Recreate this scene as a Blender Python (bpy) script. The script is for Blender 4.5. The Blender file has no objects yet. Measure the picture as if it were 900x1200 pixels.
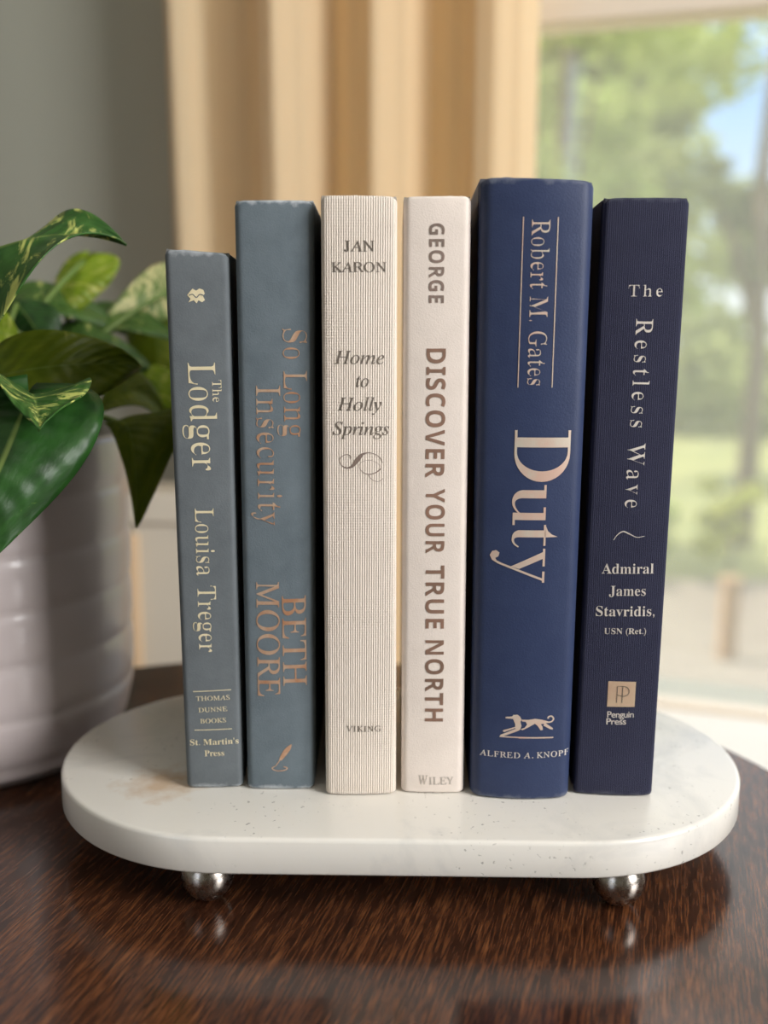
import bpy, bmesh, math, random
from mathutils import Vector, Matrix, noise
random.seed(7)
S = bpy.context.scene
C = S.collection
PI = math.pi
ZT = 0.7735            # height of the marble slab's top; the table top is at 0.740

# ------------------------------------------------------------------ camera, world, sun, window and fill light, exposure
cam = bpy.data.cameras.new('camera'); co = bpy.data.objects.new('camera', cam); C.objects.link(co)
pit, rol, H = 0.182305, 0.006782, 0.19042
F = Vector((0, math.cos(pit), -math.sin(pit))); U = Vector((0, math.sin(pit), math.cos(pit))); R = Vector((1, 0, 0))
R2 = R*math.cos(rol)+U*math.sin(rol); U2 = -R*math.sin(rol)+U*math.cos(rol)
M = Matrix((R2, U2, -F)).transposed().to_4x4(); M.translation = (0, 0, ZT+H)
co.matrix_world = M
cam.sensor_fit = 'HORIZONTAL'; cam.sensor_width = 36; cam.lens = 48
cam.clip_start = 0.01
cam.dof.use_dof = True; cam.dof.focus_distance = 0.397; cam.dof.aperture_fstop = 6.0
S.camera = co

w = bpy.data.worlds.new('world'); S.world = w; w.use_nodes = True
wn = w.node_tree.nodes; wl = w.node_tree.links
bg = wn['Background']; bg.inputs[1].default_value = 1.9
tc = wn.new('ShaderNodeTexCoord'); sx = wn.new('ShaderNodeSeparateXYZ'); rp = wn.new('ShaderNodeValToRGB')
wl.new(tc.outputs['Generated'], sx.inputs[0]); wl.new(sx.outputs['Z'], rp.inputs[0]); wl.new(rp.outputs[0], bg.inputs[0])
e_ = rp.color_ramp.elements; e_.new(.5)                     # hazy horizon, blue band, unseen white zenith added to brighten the sill
for q, (p_, c_) in zip(e_, ((0, (.58, .62, .6)), (.2, (.24, .42, .68)), (.5, (1, 1, .98)))): q.position = p_; q.color = (*c_, 1)

TH = math.radians(18)
UD = Vector((math.cos(TH), -math.sin(TH), 0)); WD = Vector((-math.sin(TH), -math.cos(TH), 0))   # along the window wall / into the room
def room(u, w_, z): return Vector((0, 1.15, 0))+UD*u+WD*w_+Vector((0, 0, z))
sun = bpy.data.lights.new('sun', 'SUN'); sun.energy = 6.8; sun.angle = .02; sun.color = (1, .93, .78)
so = bpy.data.objects.new('sun', sun); C.objects.link(so)
so.rotation_euler = (UD*.75+Vector((0, 0, -.75))+WD*-.06).to_track_quat('-Z', 'Y').to_euler()
def area(name, loc, aim, sx_, sy_, power, col):
    l = bpy.data.lights.new(name, 'AREA'); l.shape = 'RECTANGLE'; l.size = sx_; l.size_y = sy_; l.energy = power; l.color = col
    o = bpy.data.objects.new(name, l); C.objects.link(o); o.location = loc
    o.rotation_euler = (-Vector(aim)).to_track_quat('Z', 'Y').to_euler(); return o
area('daylight_side_window', room(1.58, 1.08, 1.56), -UD, .62, 1.3, 33, (1, .98, .955))
area('front_fill_light', room(-.9, 3.5, 1.45), -WD, 1.2, 1.3, 4, (1, .94, .86))  # fill light added behind the camera, its wall opening made up too
po = area('sky_portal', room(.38, -.08, 1.2), WD, .95, 1.4, 1, (1, 1, 1)); po.data.cycles.is_portal = True

v = S.view_settings
v.view_transform = 'Standard'; v.look = 'None'; v.gamma = 1; v.use_curve_mapping = False; v.exposure = 0.15

# ------------------------------------------------------------------ helpers
def lin(c): return tuple(((x/255)/12.92 if x/255 <= .04045 else ((x/255+.055)/1.055)**2.4) for x in c)
def mat(name, col, rough=.6, metal=0, spec=.5):
    m = bpy.data.materials.new(name); m.use_nodes = True
    b = m.node_tree.nodes['Principled BSDF']
    b.inputs['Base Color'].default_value = (*lin(col), 1); b.inputs['Roughness'].default_value = rough
    b.inputs['Metallic'].default_value = metal; b.inputs['Specular IOR Level'].default_value = spec
    return m
class N:
    def __init__(s, m): s.m = m; s.n = m.node_tree.nodes; s.l = m.node_tree.links; s.b = s.n['Principled BSDF']
    def coord(s, kind='Object', scale=(1, 1, 1), rot=(0, 0, 0)):
        t = s.n.new('ShaderNodeTexCoord'); mp = s.n.new('ShaderNodeMapping'); mp.inputs['Scale'].default_value = scale; mp.inputs['Rotation'].default_value = rot
        s.l.new(t.outputs[kind], mp.inputs[0]); return mp.outputs[0]
    def noise(s, co_, scale, detail=4, rough=.5, dist=0):
        t = s.n.new('ShaderNodeTexNoise'); t.inputs['Scale'].default_value = scale; t.inputs['Detail'].default_value = detail
        t.inputs['Roughness'].default_value = rough; t.inputs['Distortion'].default_value = dist; s.l.new(co_, t.inputs['Vector']); return t.outputs['Fac']
    def wave(s, co_, scale, axis='X', dist=0, prof='SIN', dscale=1):
        t = s.n.new('ShaderNodeTexWave'); t.bands_direction = axis; t.wave_profile = prof; t.inputs['Scale'].default_value = scale
        t.inputs['Distortion'].default_value = dist; t.inputs['Detail Scale'].default_value = dscale; s.l.new(co_, t.inputs['Vector']); return t.outputs['Fac']
    def ramp(s, fac, stops):
        t = s.n.new('ShaderNodeValToRGB'); e = t.color_ramp.elements
        while len(e) < len(stops): e.new(.5)
        for i, (p_, c_) in enumerate(stops): e[i].position = p_; e[i].color = (*lin(c_), 1)
        s.l.new(fac, t.inputs[0]); return t.outputs[0]
    def fr(s, fac, a, b, lo=0., hi=1.):
        t = s.n.new('ShaderNodeMapRange'); t.inputs[1].default_value = a; t.inputs[2].default_value = b; t.inputs[3].default_value = lo; t.inputs[4].default_value = hi
        s.l.new(fac, t.inputs[0]); return t.outputs[0]
    def math(s, op, a, b):
        t = s.n.new('ShaderNodeMath'); t.operation = op
        for i, q in enumerate((a, b)):
            if isinstance(q, (int, float)): t.inputs[i].default_value = q
            else: s.l.new(q, t.inputs[i])
        return t.outputs[0]
    def mix(s, fac, a, b):
        t = s.n.new('ShaderNodeMix'); t.data_type = 'RGBA'
        for i, q in ((0, fac), (6, a), (7, b)):
            if isinstance(q, (int, float)): t.inputs[i].default_value = q
            elif isinstance(q, tuple): t.inputs[i].default_value = (*lin(q), 1)
            else: s.l.new(q, t.inputs[i])
        return t.outputs[2]
    def col(s, o): s.l.new(o, s.b.inputs['Base Color'])
    def rough(s, o): s.l.new(o, s.b.inputs['Roughness'])
    def bump(s, h, strength=.3, dist=.001):
        t = s.n.new('ShaderNodeBump'); t.inputs['Strength'].default_value = strength; t.inputs['Distance'].default_value = dist
        s.l.new(h, t.inputs['Height']); s.l.new(t.outputs[0], s.b.inputs['Normal'])
def obj(name, bm, m, parent=None, smooth=True, recalc=True):
    if recalc: bmesh.ops.recalc_face_normals(bm, faces=bm.faces[:])
    me = bpy.data.meshes.new(name); bm.to_mesh(me); bm.free()
    for p in me.polygons: p.use_smooth = smooth
    if isinstance(m, (list, tuple)):
        for q in m: me.materials.append(q)
    else: me.materials.append(m)
    o = bpy.data.objects.new(name, me); C.objects.link(o)
    if parent: o.parent = parent
    return o
def thing(name, label, cat, loc=(0, 0, 0), rotz=0, group=None):
    o = bpy.data.objects.new(name, None); C.objects.link(o); o.location = loc; o.rotation_euler = (0, 0, rotz); o.empty_display_size = .05
    o['label'] = label; o['category'] = cat
    if group: o['group'] = group
    return o
def tag(o, label, cat, group=None):
    o['label'] = label; o['category'] = cat
    if group: o['group'] = group
    return o
def struct(o): o['kind'] = 'structure'; return o
def add_box(bm, c, s, bevel=0, rot=None):
    g = bmesh.ops.create_cube(bm, size=1); vs = g['verts']
    m = Matrix.Translation(c) @ (rot.to_4x4() if rot else Matrix.Identity(4)) @ Matrix.Diagonal((*s, 1))
    bmesh.ops.transform(bm, matrix=m, verts=vs)
    if bevel:
        es = list({e for q in vs for e in q.link_edges})
        bmesh.ops.bevel(bm, geom=es, offset=bevel, segments=3, profile=.5, affect='EDGES')
def box(name, c, s, m, parent=None, bevel=0, rot=None):
    bm = bmesh.new(); add_box(bm, c, s, bevel, rot); return obj(name, bm, m, parent, smooth=False)
def lathe(bm, prof, n=96, c=(0, 0, 0)):
    rings = []
    for r_, z in prof:
        rings.append([bm.verts.new((c[0]+r_*math.cos(2*PI*i/n), c[1]+r_*math.sin(2*PI*i/n), c[2]+z)) for i in range(n)] if r_ > 1e-6 else [bm.verts.new((c[0], c[1], c[2]+z))])
    for a, b in zip(rings, rings[1:]):
        for i in range(n):
            j = (i+1) % n
            if len(a) == 1 and len(b) == 1: continue
            if len(a) == 1: bm.faces.new((a[0], b[i], b[j]))
            elif len(b) == 1: bm.faces.new((a[i], a[j], b[0]))
            else: bm.faces.new((a[i], a[j], b[j], b[i]))
def tube(bm, pts, rad, n=8):
    pts = [Vector(p) for p in pts]; rings = []
    for i, p in enumerate(pts):
        t = (pts[min(i+1, len(pts)-1)]-pts[max(i-1, 0)]).normalized()
        a = t.cross(Vector((.31, .17, .93))); a = a.normalized() if a.length > 1e-4 else Vector((1, 0, 0)); b = t.cross(a)
        r_ = rad[i] if isinstance(rad, (list, tuple)) else rad
        rings.append([bm.verts.new(p+(a*math.cos(2*PI*k/n)+b*math.sin(2*PI*k/n))*r_) for k in range(n)])
    for a, b in zip(rings, rings[1:]):
        for k in range(n): bm.faces.new((a[k], a[(k+1) % n], b[(k+1) % n], b[k]))
    bm.faces.new(rings[0][::-1]); bm.faces.new(rings[-1])
def bez(a, b, c, t): return a*(1-t)**2+b*(2*t*(1-t))+c*t*t

# ------------------------------------------------------------------ the room
m_wall = mat('wall_paint', (172, 173, 161), .85); n = N(m_wall); n.bump(n.noise(n.coord(), 180), .05, .002)
m_trim = mat('window_paint', (232, 219, 202), .45)
m_white = mat('white_paint', (238, 234, 228), .4)
m_ceil = mat('ceiling_paint', (214, 210, 202), .9)
m_floor = mat('floor_wood', (120, 84, 56), .4); n = N(m_floor)
n.col(n.ramp(n.noise(n.coord(scale=(1, 12, 1)), 4, 6), [(.3, (96, 62, 40)), (.7, (142, 102, 70))]))
ROT = Matrix.Rotation(-TH, 3, 'Z')
def rbox(name, u0, u1, w0, w1, z0, z1, m, parent=None, bevel=0):
    bm = bmesh.new(); add_box(bm, room((u0+u1)/2, (w0+w1)/2, (z0+z1)/2), (u1-u0, w1-w0, z1-z0), bevel, ROT)
    return obj(name, bm, m, parent, smooth=False)
WU0, WU1, WZ0, WZ1 = -.12, .92, .55, 2.0      # the window opening
bm = bmesh.new()
for a in ((-2, WU0, 0, 2.5), (WU1, 1.62, 0, 2.5), (WU0, WU1, 0, WZ0), (WU0, WU1, WZ1, 2.5)):
    add_box(bm, room((a[0]+a[1])/2, -.06, (a[2]+a[3])/2), (a[1]-a[0], .12, a[3]-a[2]), 0, ROT)
struct(obj('wall_back', bm, m_wall, smooth=False))
struct(rbox('wall_left', -2.12, -2, -.12, 3.7, 0, 2.5, m_wall))
bm = bmesh.new()
for (w0, w1, z0, z1) in ((-.12, .76, 0, 2.5), (1.40, 3.7, 0, 2.5), (.76, 1.40, 0, .9), (.76, 1.40, 2.22, 2.5)):
    add_box(bm, room(1.68, (w0+w1)/2, (z0+z1)/2), (.12, w1-w0, z1-z0), 0, ROT)
struct(obj('wall_right', bm, m_wall, smooth=False))
bm = bmesh.new()
for (u0, u1, z0, z1) in ((-2, -1.51, 0, 2.5), (-.29, 1.62, 0, 2.5), (-1.51, -.29, 0, .79), (-1.51, -.29, 2.11, 2.5)):
    add_box(bm, room((u0+u1)/2, 3.64, (z0+z1)/2), (u1-u0, .12, z1-z0), 0, ROT)
struct(obj('wall_front', bm, m_wall, smooth=False))
struct(rbox('floor', -2.12, 1.74, -.12, 3.7, -.1, 0, m_floor))
struct(rbox('ceiling', -2.12, 1.74, -.12, 3.7, 2.5, 2.6, m_ceil))

# window with two sashes
m_glass = bpy.data.materials.new('window_glass'); m_glass.use_nodes = True
g = m_glass.node_tree; g.nodes.clear()
o_ = g.nodes.new('ShaderNodeOutputMaterial'); tr = g.nodes.new('ShaderNodeBsdfTransparent'); gl = g.nodes.new('ShaderNodeBsdfGlossy'); gl.inputs['Roughness'].default_value = .02
mx = g.nodes.new('ShaderNodeMixShader'); mx.inputs[0].default_value = .05
du = g.nodes.new('ShaderNodeBsdfTranslucent'); du.inputs[0].default_value = (.94, .92, .82, 1); mh = g.nodes.new('ShaderNodeMixShader'); mh.inputs[0].default_value = .15   # glare over the outdoor view put into the glass as a pale veil
g.links.new(tr.outputs[0], mh.inputs[1]); g.links.new(du.outputs[0], mh.inputs[2])
g.links.new(mh.outputs[0], mx.inputs[1]); g.links.new(gl.outputs[0], mx.inputs[2]); g.links.new(mx.outputs[0], o_.inputs[0])
win = bpy.data.objects.new('window_1', None); C.objects.link(win); struct(win)
RZ = 1.265                                     # underside of the meeting rail
bm = bmesh.new()
def rb(u0, u1, w0, w1, z0, z1): add_box(bm, room((u0+u1)/2, (w0+w1)/2, (z0+z1)/2), (u1-u0, w1-w0, z1-z0), .002, ROT)
for u0, u1 in ((WU0-.07, WU0+.02), (WU1-.02, WU1+.07)): rb(u0, u1, -.12, .015, WZ0-.02, WZ1+.06)
rb(WU0-.07, WU1+.07, -.12, .018, WZ1-.02, WZ1+.07)
obj('frame', bm, m_trim, win, smooth=False)
bm = bmesh.new()                                # lower sash, on the room side
rb(WU0+.02, WU1-.02, -.045, -.015, RZ, RZ+.022)
rb(WU0+.02, WU1-.02, -.045, -.015, WZ0-.005, WZ0+.006)
rb(WU0+.02, WU0+.06, -.045, -.015, WZ0-.005, RZ+.02); rb(WU1-.06, WU1-.02, -.045, -.015, WZ0-.005, RZ+.02)
obj('lower_sash', bm, m_trim, win, smooth=False)
bm = bmesh.new()                                # upper sash, further out
rb(WU0+.02, WU1-.02, -.085, -.055, RZ+.005, RZ+.048)
rb(WU0+.02, WU1-.02, -.085, -.055, WZ1-.06, WZ1-.02)
rb(WU0+.02, WU0+.06, -.085, -.055, RZ+.01, WZ1-.02); rb(WU1-.06, WU1-.02, -.085, -.055, RZ+.01, WZ1-.02)
obj('upper_sash', bm, m_trim, win, smooth=False)
rbox('lower_pane', WU0+.03, WU1-.03, -.032, -.029, WZ0, RZ+.005, m_glass, win)
rbox('upper_pane', WU0+.03, WU1-.03, -.072, -.069, RZ+.02, WZ1-.03, m_glass, win)
rbox('sill', WU0-.09, WU1+.09, -.03, .17, WZ0-.035, WZ0+.001, m_white, win, .003)
rbox('apron', WU0-.07, WU1+.07, 0, .02, WZ0-.14, WZ0-.035, m_white, win, .003)

# ------------------------------------------------------------------ outside
m_lawn = mat('lawn_grass', (140, 160, 84), .95); n = N(m_lawn)
n.col(n.ramp(n.noise(n.coord(), 1.3, 5), [(.3, (116, 124, 78)), (.7, (152, 154, 100))]))
m_pave = mat('paving', (205, 190, 172), .9); n = N(m_pave)
n.col(n.ramp(n.noise(n.coord(), 2.2, 5), [(.3, (120, 110, 102)), (.7, (142, 135, 124))]))
struct(box('lawn', (4, 14, -.36), (40, 24.9, .1), m_lawn))
struct(box('patio', (3, 3.5, -.34), (12, 3.0, .1), m_pave))
m_bark = mat('bark', (112, 98, 84), .9)
def foliage(col, col2):
    m = mat('foliage', col, .7, 0, .1); n = N(m)
    n.col(n.ramp(n.noise(n.coord(), 2.2, 3), [(.3, col), (.7, col2)]))
    t = n.n.new('ShaderNodeBsdfTranslucent'); t.inputs[0].default_value = (*lin(col2), 1)
    x = n.n.new('ShaderNodeMixShader'); x.inputs[0].default_value = .3; ou = n.n['Material Output']
    n.l.new(n.b.outputs[0], x.inputs[1]); n.l.new(t.outputs[0], x.inputs[2]); n.l.new(x.outputs[0], ou.inputs[0]); return m
m_fol = [foliage((150, 170, 92), (198, 208, 136)), foliage((138, 152, 98), (176, 184, 128)), foliage((178, 188, 88), (212, 212, 118)), foliage((122, 134, 98), (152, 162, 122))]
def leaves(bm, blobs, count, size):
    vol = [b[3]**2 for b in blobs]
    for k in range(count):
        b = random.choices(blobs, vol)[0]
        d = Vector((random.gauss(0, 1), random.gauss(0, 1), random.gauss(0, 1))).normalized()*b[3]*random.random()**.45
        p = Vector(b[:3])+Vector((d.x, d.y, d.z*.75))
        q = Matrix.Rotation(random.uniform(0, 6.3), 3, 'Z') @ Matrix.Rotation(random.uniform(-1, 1), 3, 'X') @ Matrix.Rotation(random.uniform(-.8, .8), 3, 'Y')
        s = size*random.uniform(.6, 1.3)
        vs = [bm.verts.new(p+q @ Vector(t)*s) for t in ((-.5, 0, 0), (0, -.3, .08), (.6, 0, -.05), (0, .3, .08))]
        bm.faces.new((vs[0], vs[1], vs[2])); bm.faces.new((vs[0], vs[2], vs[3]))
def tree(label, x, y, h, cr, cz, m, nb, count, size, group='trees beyond the window', cat='tree', name='tree', lowest=None):
    t = thing(name, label, cat, (x, y, -.31), 0, group)
    bl = []
    for i in range(nb):
        a = random.uniform(0, 6.3); r_ = cr*random.random()**.5
        zz = cz+random.uniform(-1, 1)*cr*.9
        if lowest: zz = max(zz, lowest)
        bl.append((r_*math.cos(a), r_*math.sin(a), zz, cr*random.uniform(.25, .45)))
    bm = bmesh.new(); leaves(bm, bl, count, size); obj('crown', bm, m, t, smooth=False, recalc=False)
    bm = bmesh.new(); rr = .035*h/2
    tube(bm, [(0, 0, 0), (.03, .02, h*.35), (-.02, 0, h*.7), (.02, .02, h)], [rr*1.3, rr, rr*.8, rr*.3], 8)
    for b in bl[:max(3, nb//3)]: tube(bm, [(0, 0, min(b[2], h)*.6), (b[0]*.5, b[1]*.5, b[2]*.85), b[:3]], [rr*.5, rr*.3, rr*.12], 6)
    obj('trunk', bm, m_bark, t)
    return t
tree('tall pale green tree nearest the curtain seen through the window', .95, 5.6, 3.2, .95, 2.2, m_fol[0], 18, 3000, .13)
tree('grey green tree with a dark trunk in the middle of the window view', 1.55, 8.4, 4.2, 1.1, 2.7, m_fol[1], 24, 4600, .17)
tree('dark trunked slender tree against the patch of blue sky at right', 2.1, 5.9, 3.0, .36, 1.9, m_fol[3], 8, 600, .11)
tree('broad dull green tree farthest behind the other trees', 3.7, 13.6, 3.2, 1.7, 1.5, m_fol[1], 22, 3400, .24)
tree('broad yellow green tree in the distance left of the slender tree', 2.5, 18.5, 5.6, 2.3, 4.0, m_fol[2], 22, 3600, .3)
for lb, x, y, h_, m_ in (('yellow green sunlit shrub, rightmost of the low shrubs outside', 1.78, 5.15, .5, 2), ('dull green shrub just left of the yellow green one outside', 1.28, 5.05, .42, 0), ('pale green shrub nearest the right edge of the navy cloth book', .72, 4.7, .36, 1)):
    tree(lb, x, y, .4, .2, h_*.62, m_fol[m_], 7, 800, .06, 'low shrubs along the paving outside', 'shrub', 'shrub')
m_post = mat('post_wood', (160, 130, 100), .8)
t = thing('garden_post', 'short tan wooden post standing on the pale paving outside', 'post', (1.31, 3.75, -.29))
box('post', (0, 0, .15), (.06, .06, .3), m_post, t, .004); box('cap', (0, 0, .31), (.075, .075, .02), m_post, t, .006)

# ------------------------------------------------------------------ curtain and low cabinet
m_cur = mat('curtain_linen', (245, 229, 194), .9); n = N(m_cur)
cc = n.coord(); wv = n.math('ADD', n.noise(n.coord(scale=(900, 900, 60)), 1, 2), n.noise(n.coord(scale=(60, 60, 900)), 1, 2)); n.bump(wv, .15, .001)
tl = n.n.new('ShaderNodeBsdfTranslucent'); tl.inputs[0].default_value = (*lin((240, 206, 150)), 1)
xs = n.n.new('ShaderNodeMixShader'); xs.inputs[0].default_value = .4
n.l.new(n.b.outputs[0], xs.inputs[1]); n.l.new(tl.outputs[0], xs.inputs[2]); n.l.new(xs.outputs[0], n.n['Material Output'].inputs[0])
KN = [(-0.2126, 0.06), (-0.2009, 0.072), (-0.1903, 0.066), (-0.1801, 0.04), (-0.1235, 0.055), (-0.0921, 0.082), (-0.0807, 0.087), (-0.062, 0.066), (-0.038, 0.028), (-0.0069, 0.055), (0.0197, 0.078), (0.0442, 0.062), (0.064, 0.034), (0.0981, 0.055), (0.1245, 0.085), (0.139, 0.088), (0.1602, 0.074), (0.1722, 0.056), (0.1735, 0.045)]
def knot(u):
    for (a, fa), (b, fb) in zip(KN, KN[1:]):
        if u <= b:
            t = (u-a)/(b-a); t = t*t*(3-2*t); return fa+(fb-fa)*t
    return KN[-1][1]
cu = thing('curtain', 'cream linen curtain hanging in soft pleats beside the window', 'curtain', room(-.04, .05, .62))
inv = Matrix.Translation(-Vector(room(-.04, .05, .62)))
bm = bmesh.new(); rows = []
nu, nz = 150, 40
for side in (0, 1):
    for j in range(nz+1):
        z = .562+(2.12-.562)*j/nz
        row = []
        for i in range(nu+1):
            u = KN[0][0]+(KN[-1][0]-KN[0][0])*i/nu
            d = knot(u)+.006*math.sin(9*u+2.2*z)*(1-j/nz)+.004*noise.noise((u*20, z*1.5, 0))
            us = u*(1+.02*(z-1.2))
            row.append(bm.verts.new(inv @ room(us+.004*math.sin(z*3), d+.02-side*.0025, z)))
        rows.append(row)
k = nz+1
for s in (0, 1):
    for j in range(nz):
        for i in range(nu):
            q = (rows[s*k+j][i], rows[s*k+j][i+1], rows[s*k+j+1][i+1], rows[s*k+j+1][i]); bm.faces.new(q if s == 0 else q[::-1])
for j in range(nz):
    for i in (0, nu): bm.faces.new((rows[j][i], rows[j+1][i], rows[k+j+1][i], rows[k+j][i]))
for i in range(nu):
    for j in (0, nz): bm.faces.new((rows[j][i], rows[j][i+1], rows[k+j][i+1], rows[k+j][i]))
obj('panel', bm, m_cur, cu)
m_rod = mat('rod_metal', (120, 104, 84), .35, 1)
bm = bmesh.new(); tube(bm, [inv @ room(-.42, .075, 2.14), inv @ room(1.1, .075, 2.14)], .011, 16)
for uu in (-.38, 1.05): tube(bm, [inv @ room(uu, .075, 2.14), inv @ room(uu, -.001, 2.14)], .007, 10)
obj('rod', bm, m_rod, cu)
for i in range(9):
    bm = bmesh.new(); cx = inv @ room(-.24+i*.048, .075, 2.133)
    tube(bm, [cx+Vector((0, math.cos(a)*.016, math.sin(a)*.016)) for a in [2*PI*q/20 for q in range(21)]], .0018, 6)
    obj('ring', bm, m_rod, cu)
m_cab = mat('cabinet_paint', (205, 196, 180), .55); m_stile = mat('cabinet_stile', (226, 196, 160), .5)
cab = thing('cabinet', 'low cream cabinet standing behind the pot and the shortest book', 'cabinet', (-.125, .975, 0))
ct = ZT+.034
box('body', (0, 0, .06+(ct-.09)/2), (.23, .055, ct-.09), m_cab, cab, .002)
box('top', (0, -.001, ct-.0155), (.24, .065, .03), m_cab, cab, .003)
box('stile', (-.1115, -.029, .06+(ct-.1)/2), (.010, .012, ct-.1), m_stile, cab, .002)
box('plinth', (0, .003, .03), (.21, .045, .06), m_cab, cab, .002)

# ------------------------------------------------------------------ round table
m_wood = mat('dark_stained_wood', (60, 32, 18), .22); n = N(m_wood)
c1 = n.coord(scale=(1, 1, 1), rot=(0, 0, math.radians(16)))
mp2 = n.n.new('ShaderNodeMapping'); mp2.inputs['Scale'].default_value = (1, .06, 1); n.l.new(c1, mp2.inputs[0])
f1 = n.noise(mp2.outputs[0], 1300, 3, .55); f2 = n.noise(mp2.outputs[0], 420, 4, .6); f3 = n.noise(c1, 9, 3)
gsum = n.math('ADD', n.math('MULTIPLY', f1, .6), n.math('MULTIPLY', f2, .4)); gsum = n.math('ADD', gsum, n.math('MULTIPLY', n.math('SUBTRACT', f3, .5), .18))
n.col(n.ramp(gsum, [(.36, (26, 15, 10)), (.47, (58, 32, 20)), (.56, (90, 53, 31)), (.68, (126, 80, 48))]))
n.rough(n.fr(n.noise(c1, 60, 3), .3, .7, .14, .22)); n.bump(gsum, .03, .0003)
n.b.inputs['Coat Weight'].default_value = .2; n.b.inputs['Coat Roughness'].default_value = .1
TX, TY, TR = -.06, .385, .285
tb = thing('round_table', 'round dark brown wooden table with glossy streaked grain', 'table', (TX, TY, 0))
bm = bmesh.new(); lathe(bm, [(0, .716), (TR-.03, .716), (TR-.008, .719), (TR-.001, .726), (TR, .732), (TR-.002, .737), (TR-.006, .74), (0, .74)], 160)
obj('tabletop', bm, m_wood, tb)
for f in tb.children[0].data.polygons: f.use_smooth = abs(f.normal.z) < .98
bm = bmesh.new(); lathe(bm, [(0, .03), (.06, .03), (.05, .08), (.028, .16), (.024, .3), (.036, .42), (.03, .55), (.045, .66), (.09, .70), (.09, .716), (0, .716)], 48)
obj('pedestal', bm, m_wood, tb)
for k in range(3):
    a = 2*PI*k/3+.5; bm = bmesh.new()
    tube(bm, [(math.cos(a)*r_, math.sin(a)*r_, z) for r_, z in ((.02, .16), (.09, .12), (.16, .05), (.215, .018), (.24, .018))], [.022, .02, .018, .018, .016], 12)
    obj('leg', bm, m_wood, tb)

# ------------------------------------------------------------------ marble stand
m_mar = mat('white_marble', (232, 230, 224), .22); n = N(m_mar)
c1 = n.coord()
ve = n.fr(n.noise(c1, 14, 6, .6, 1.2), .56, .74); fl = n.fr(n.noise(c1, 420, 2, .5), .66, .72); fm = n.fr(n.noise(c1, 26, 3), .48, .6)
flk = n.math('MULTIPLY', fl, fm)
base = n.mix(n.math('MULTIPLY', ve, .6), (229, 225, 217), (194, 193, 190))
base = n.mix(n.math('MULTIPLY', flk, .6), base, (120, 116, 112))
gr = n.n.new('ShaderNodeVectorMath'); gr.operation = 'DISTANCE'; gr.inputs[1].default_value = (-.099, -.036, .0335); n.l.new(c1, gr.inputs[0])
sd = n.math('ADD', gr.outputs['Value'], n.math('MULTIPLY', n.math('SUBTRACT', n.noise(c1, 120, 4), .5), .03))
base = n.mix(n.fr(sd, .004, .019, .55, 0), base, (190, 138, 66))
n.col(base); n.b.inputs['Coat Weight'].default_value = .2; n.b.inputs['Coat Roughness'].default_value = .12
n.b.inputs['Subsurface Weight'].default_value = .06; n.b.inputs['Subsurface Radius'].default_value = (.006, .005, .004)
n.bump(n.math('MULTIPLY', flk, -1), .25, .0005)
st = thing('marble_stand', 'white marble riser with rounded ends on small metal ball feet under the books', 'stand', (.00765, .43631, .74), -.0103)
WH, DH, TK = .14959, .08164, .0151
bm = bmesh.new()
def stad(off, z):
    vs = []
    for s, a0 in ((1, -90), (-1, 90)):
        for i in range(49):
            a = math.radians(a0+180*i/48); r_ = DH-off
            vs.append(bm.verts.new((s*(WH-DH)+r_*math.cos(a), r_*math.sin(a), z)))
    return vs
T0 = ZT-.74
lv = [(.0014, T0-TK), (.0005, T0-TK+.0004), (0, T0-TK+.0013), (0, T0-.0018), (.0003, T0-.0008), (.0009, T0-.0002), (.002, T0)]
rg = [stad(*q) for q in lv]
for a, b in zip(rg, rg[1:]):
    for i in range(len(a)): bm.faces.new((a[i], a[(i+1) % len(a)], b[(i+1) % len(a)], b[i]))
bm.faces.new(rg[0][::-1]); bm.faces.new(rg[-1])
obj('slab', bm, m_mar, st)
m_ball = mat('brushed_steel', (176, 168, 160), .26, 1); n = N(m_ball); n.rough(n.fr(n.noise(n.coord(), 500, 3), .3, .7, .18, .34))
for bx, by in ((-.0755, -.0660), (.0860, -.0660), (-.0755, .0585), (.0860, .0585)):
    bm = bmesh.new(); bmesh.ops.create_uvsphere(bm, u_segments=40, v_segments=24, radius=.0103); bmesh.ops.translate(bm, verts=bm.verts, vec=(bx, by, .0103))
    obj('foot', bm, m_ball, st)

# ------------------------------------------------------------------ lettering tools
def mb(s):
    o = ''
    for c in s:
        o += chr(0x1D400+ord(c)-65) if 'A' <= c <= 'Z' else chr(0x1D41A+ord(c)-97) if 'a' <= c <= 'z' else c
    return o
def mi(s):
    o = ''
    for c in s:
        o += '\u210e' if c == 'h' else chr(0x1D434+ord(c)-65) if 'A' <= c <= 'Z' else chr(0x1D44E+ord(c)-97) if 'a' <= c <= 'z' else c
    return o
def ms(s):
    o = ''
    for c in s:
        o += chr(0x1D5D4+ord(c)-65) if 'A' <= c <= 'Z' else chr(0x1D5EE+ord(c)-97) if 'a' <= c <= 'z' else c
    return o
STY = {'serif': (mb, -.0025, .03), 'serifb': (mb, -.001, .006), 'ital': (mi, .0, 0), 'sans': (ms, .0, .004), 'plain': (lambda s: s, .004, 0), 'thin': (mb, -.0025, .038), 'roman': (mi, .003, 0)}
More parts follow.
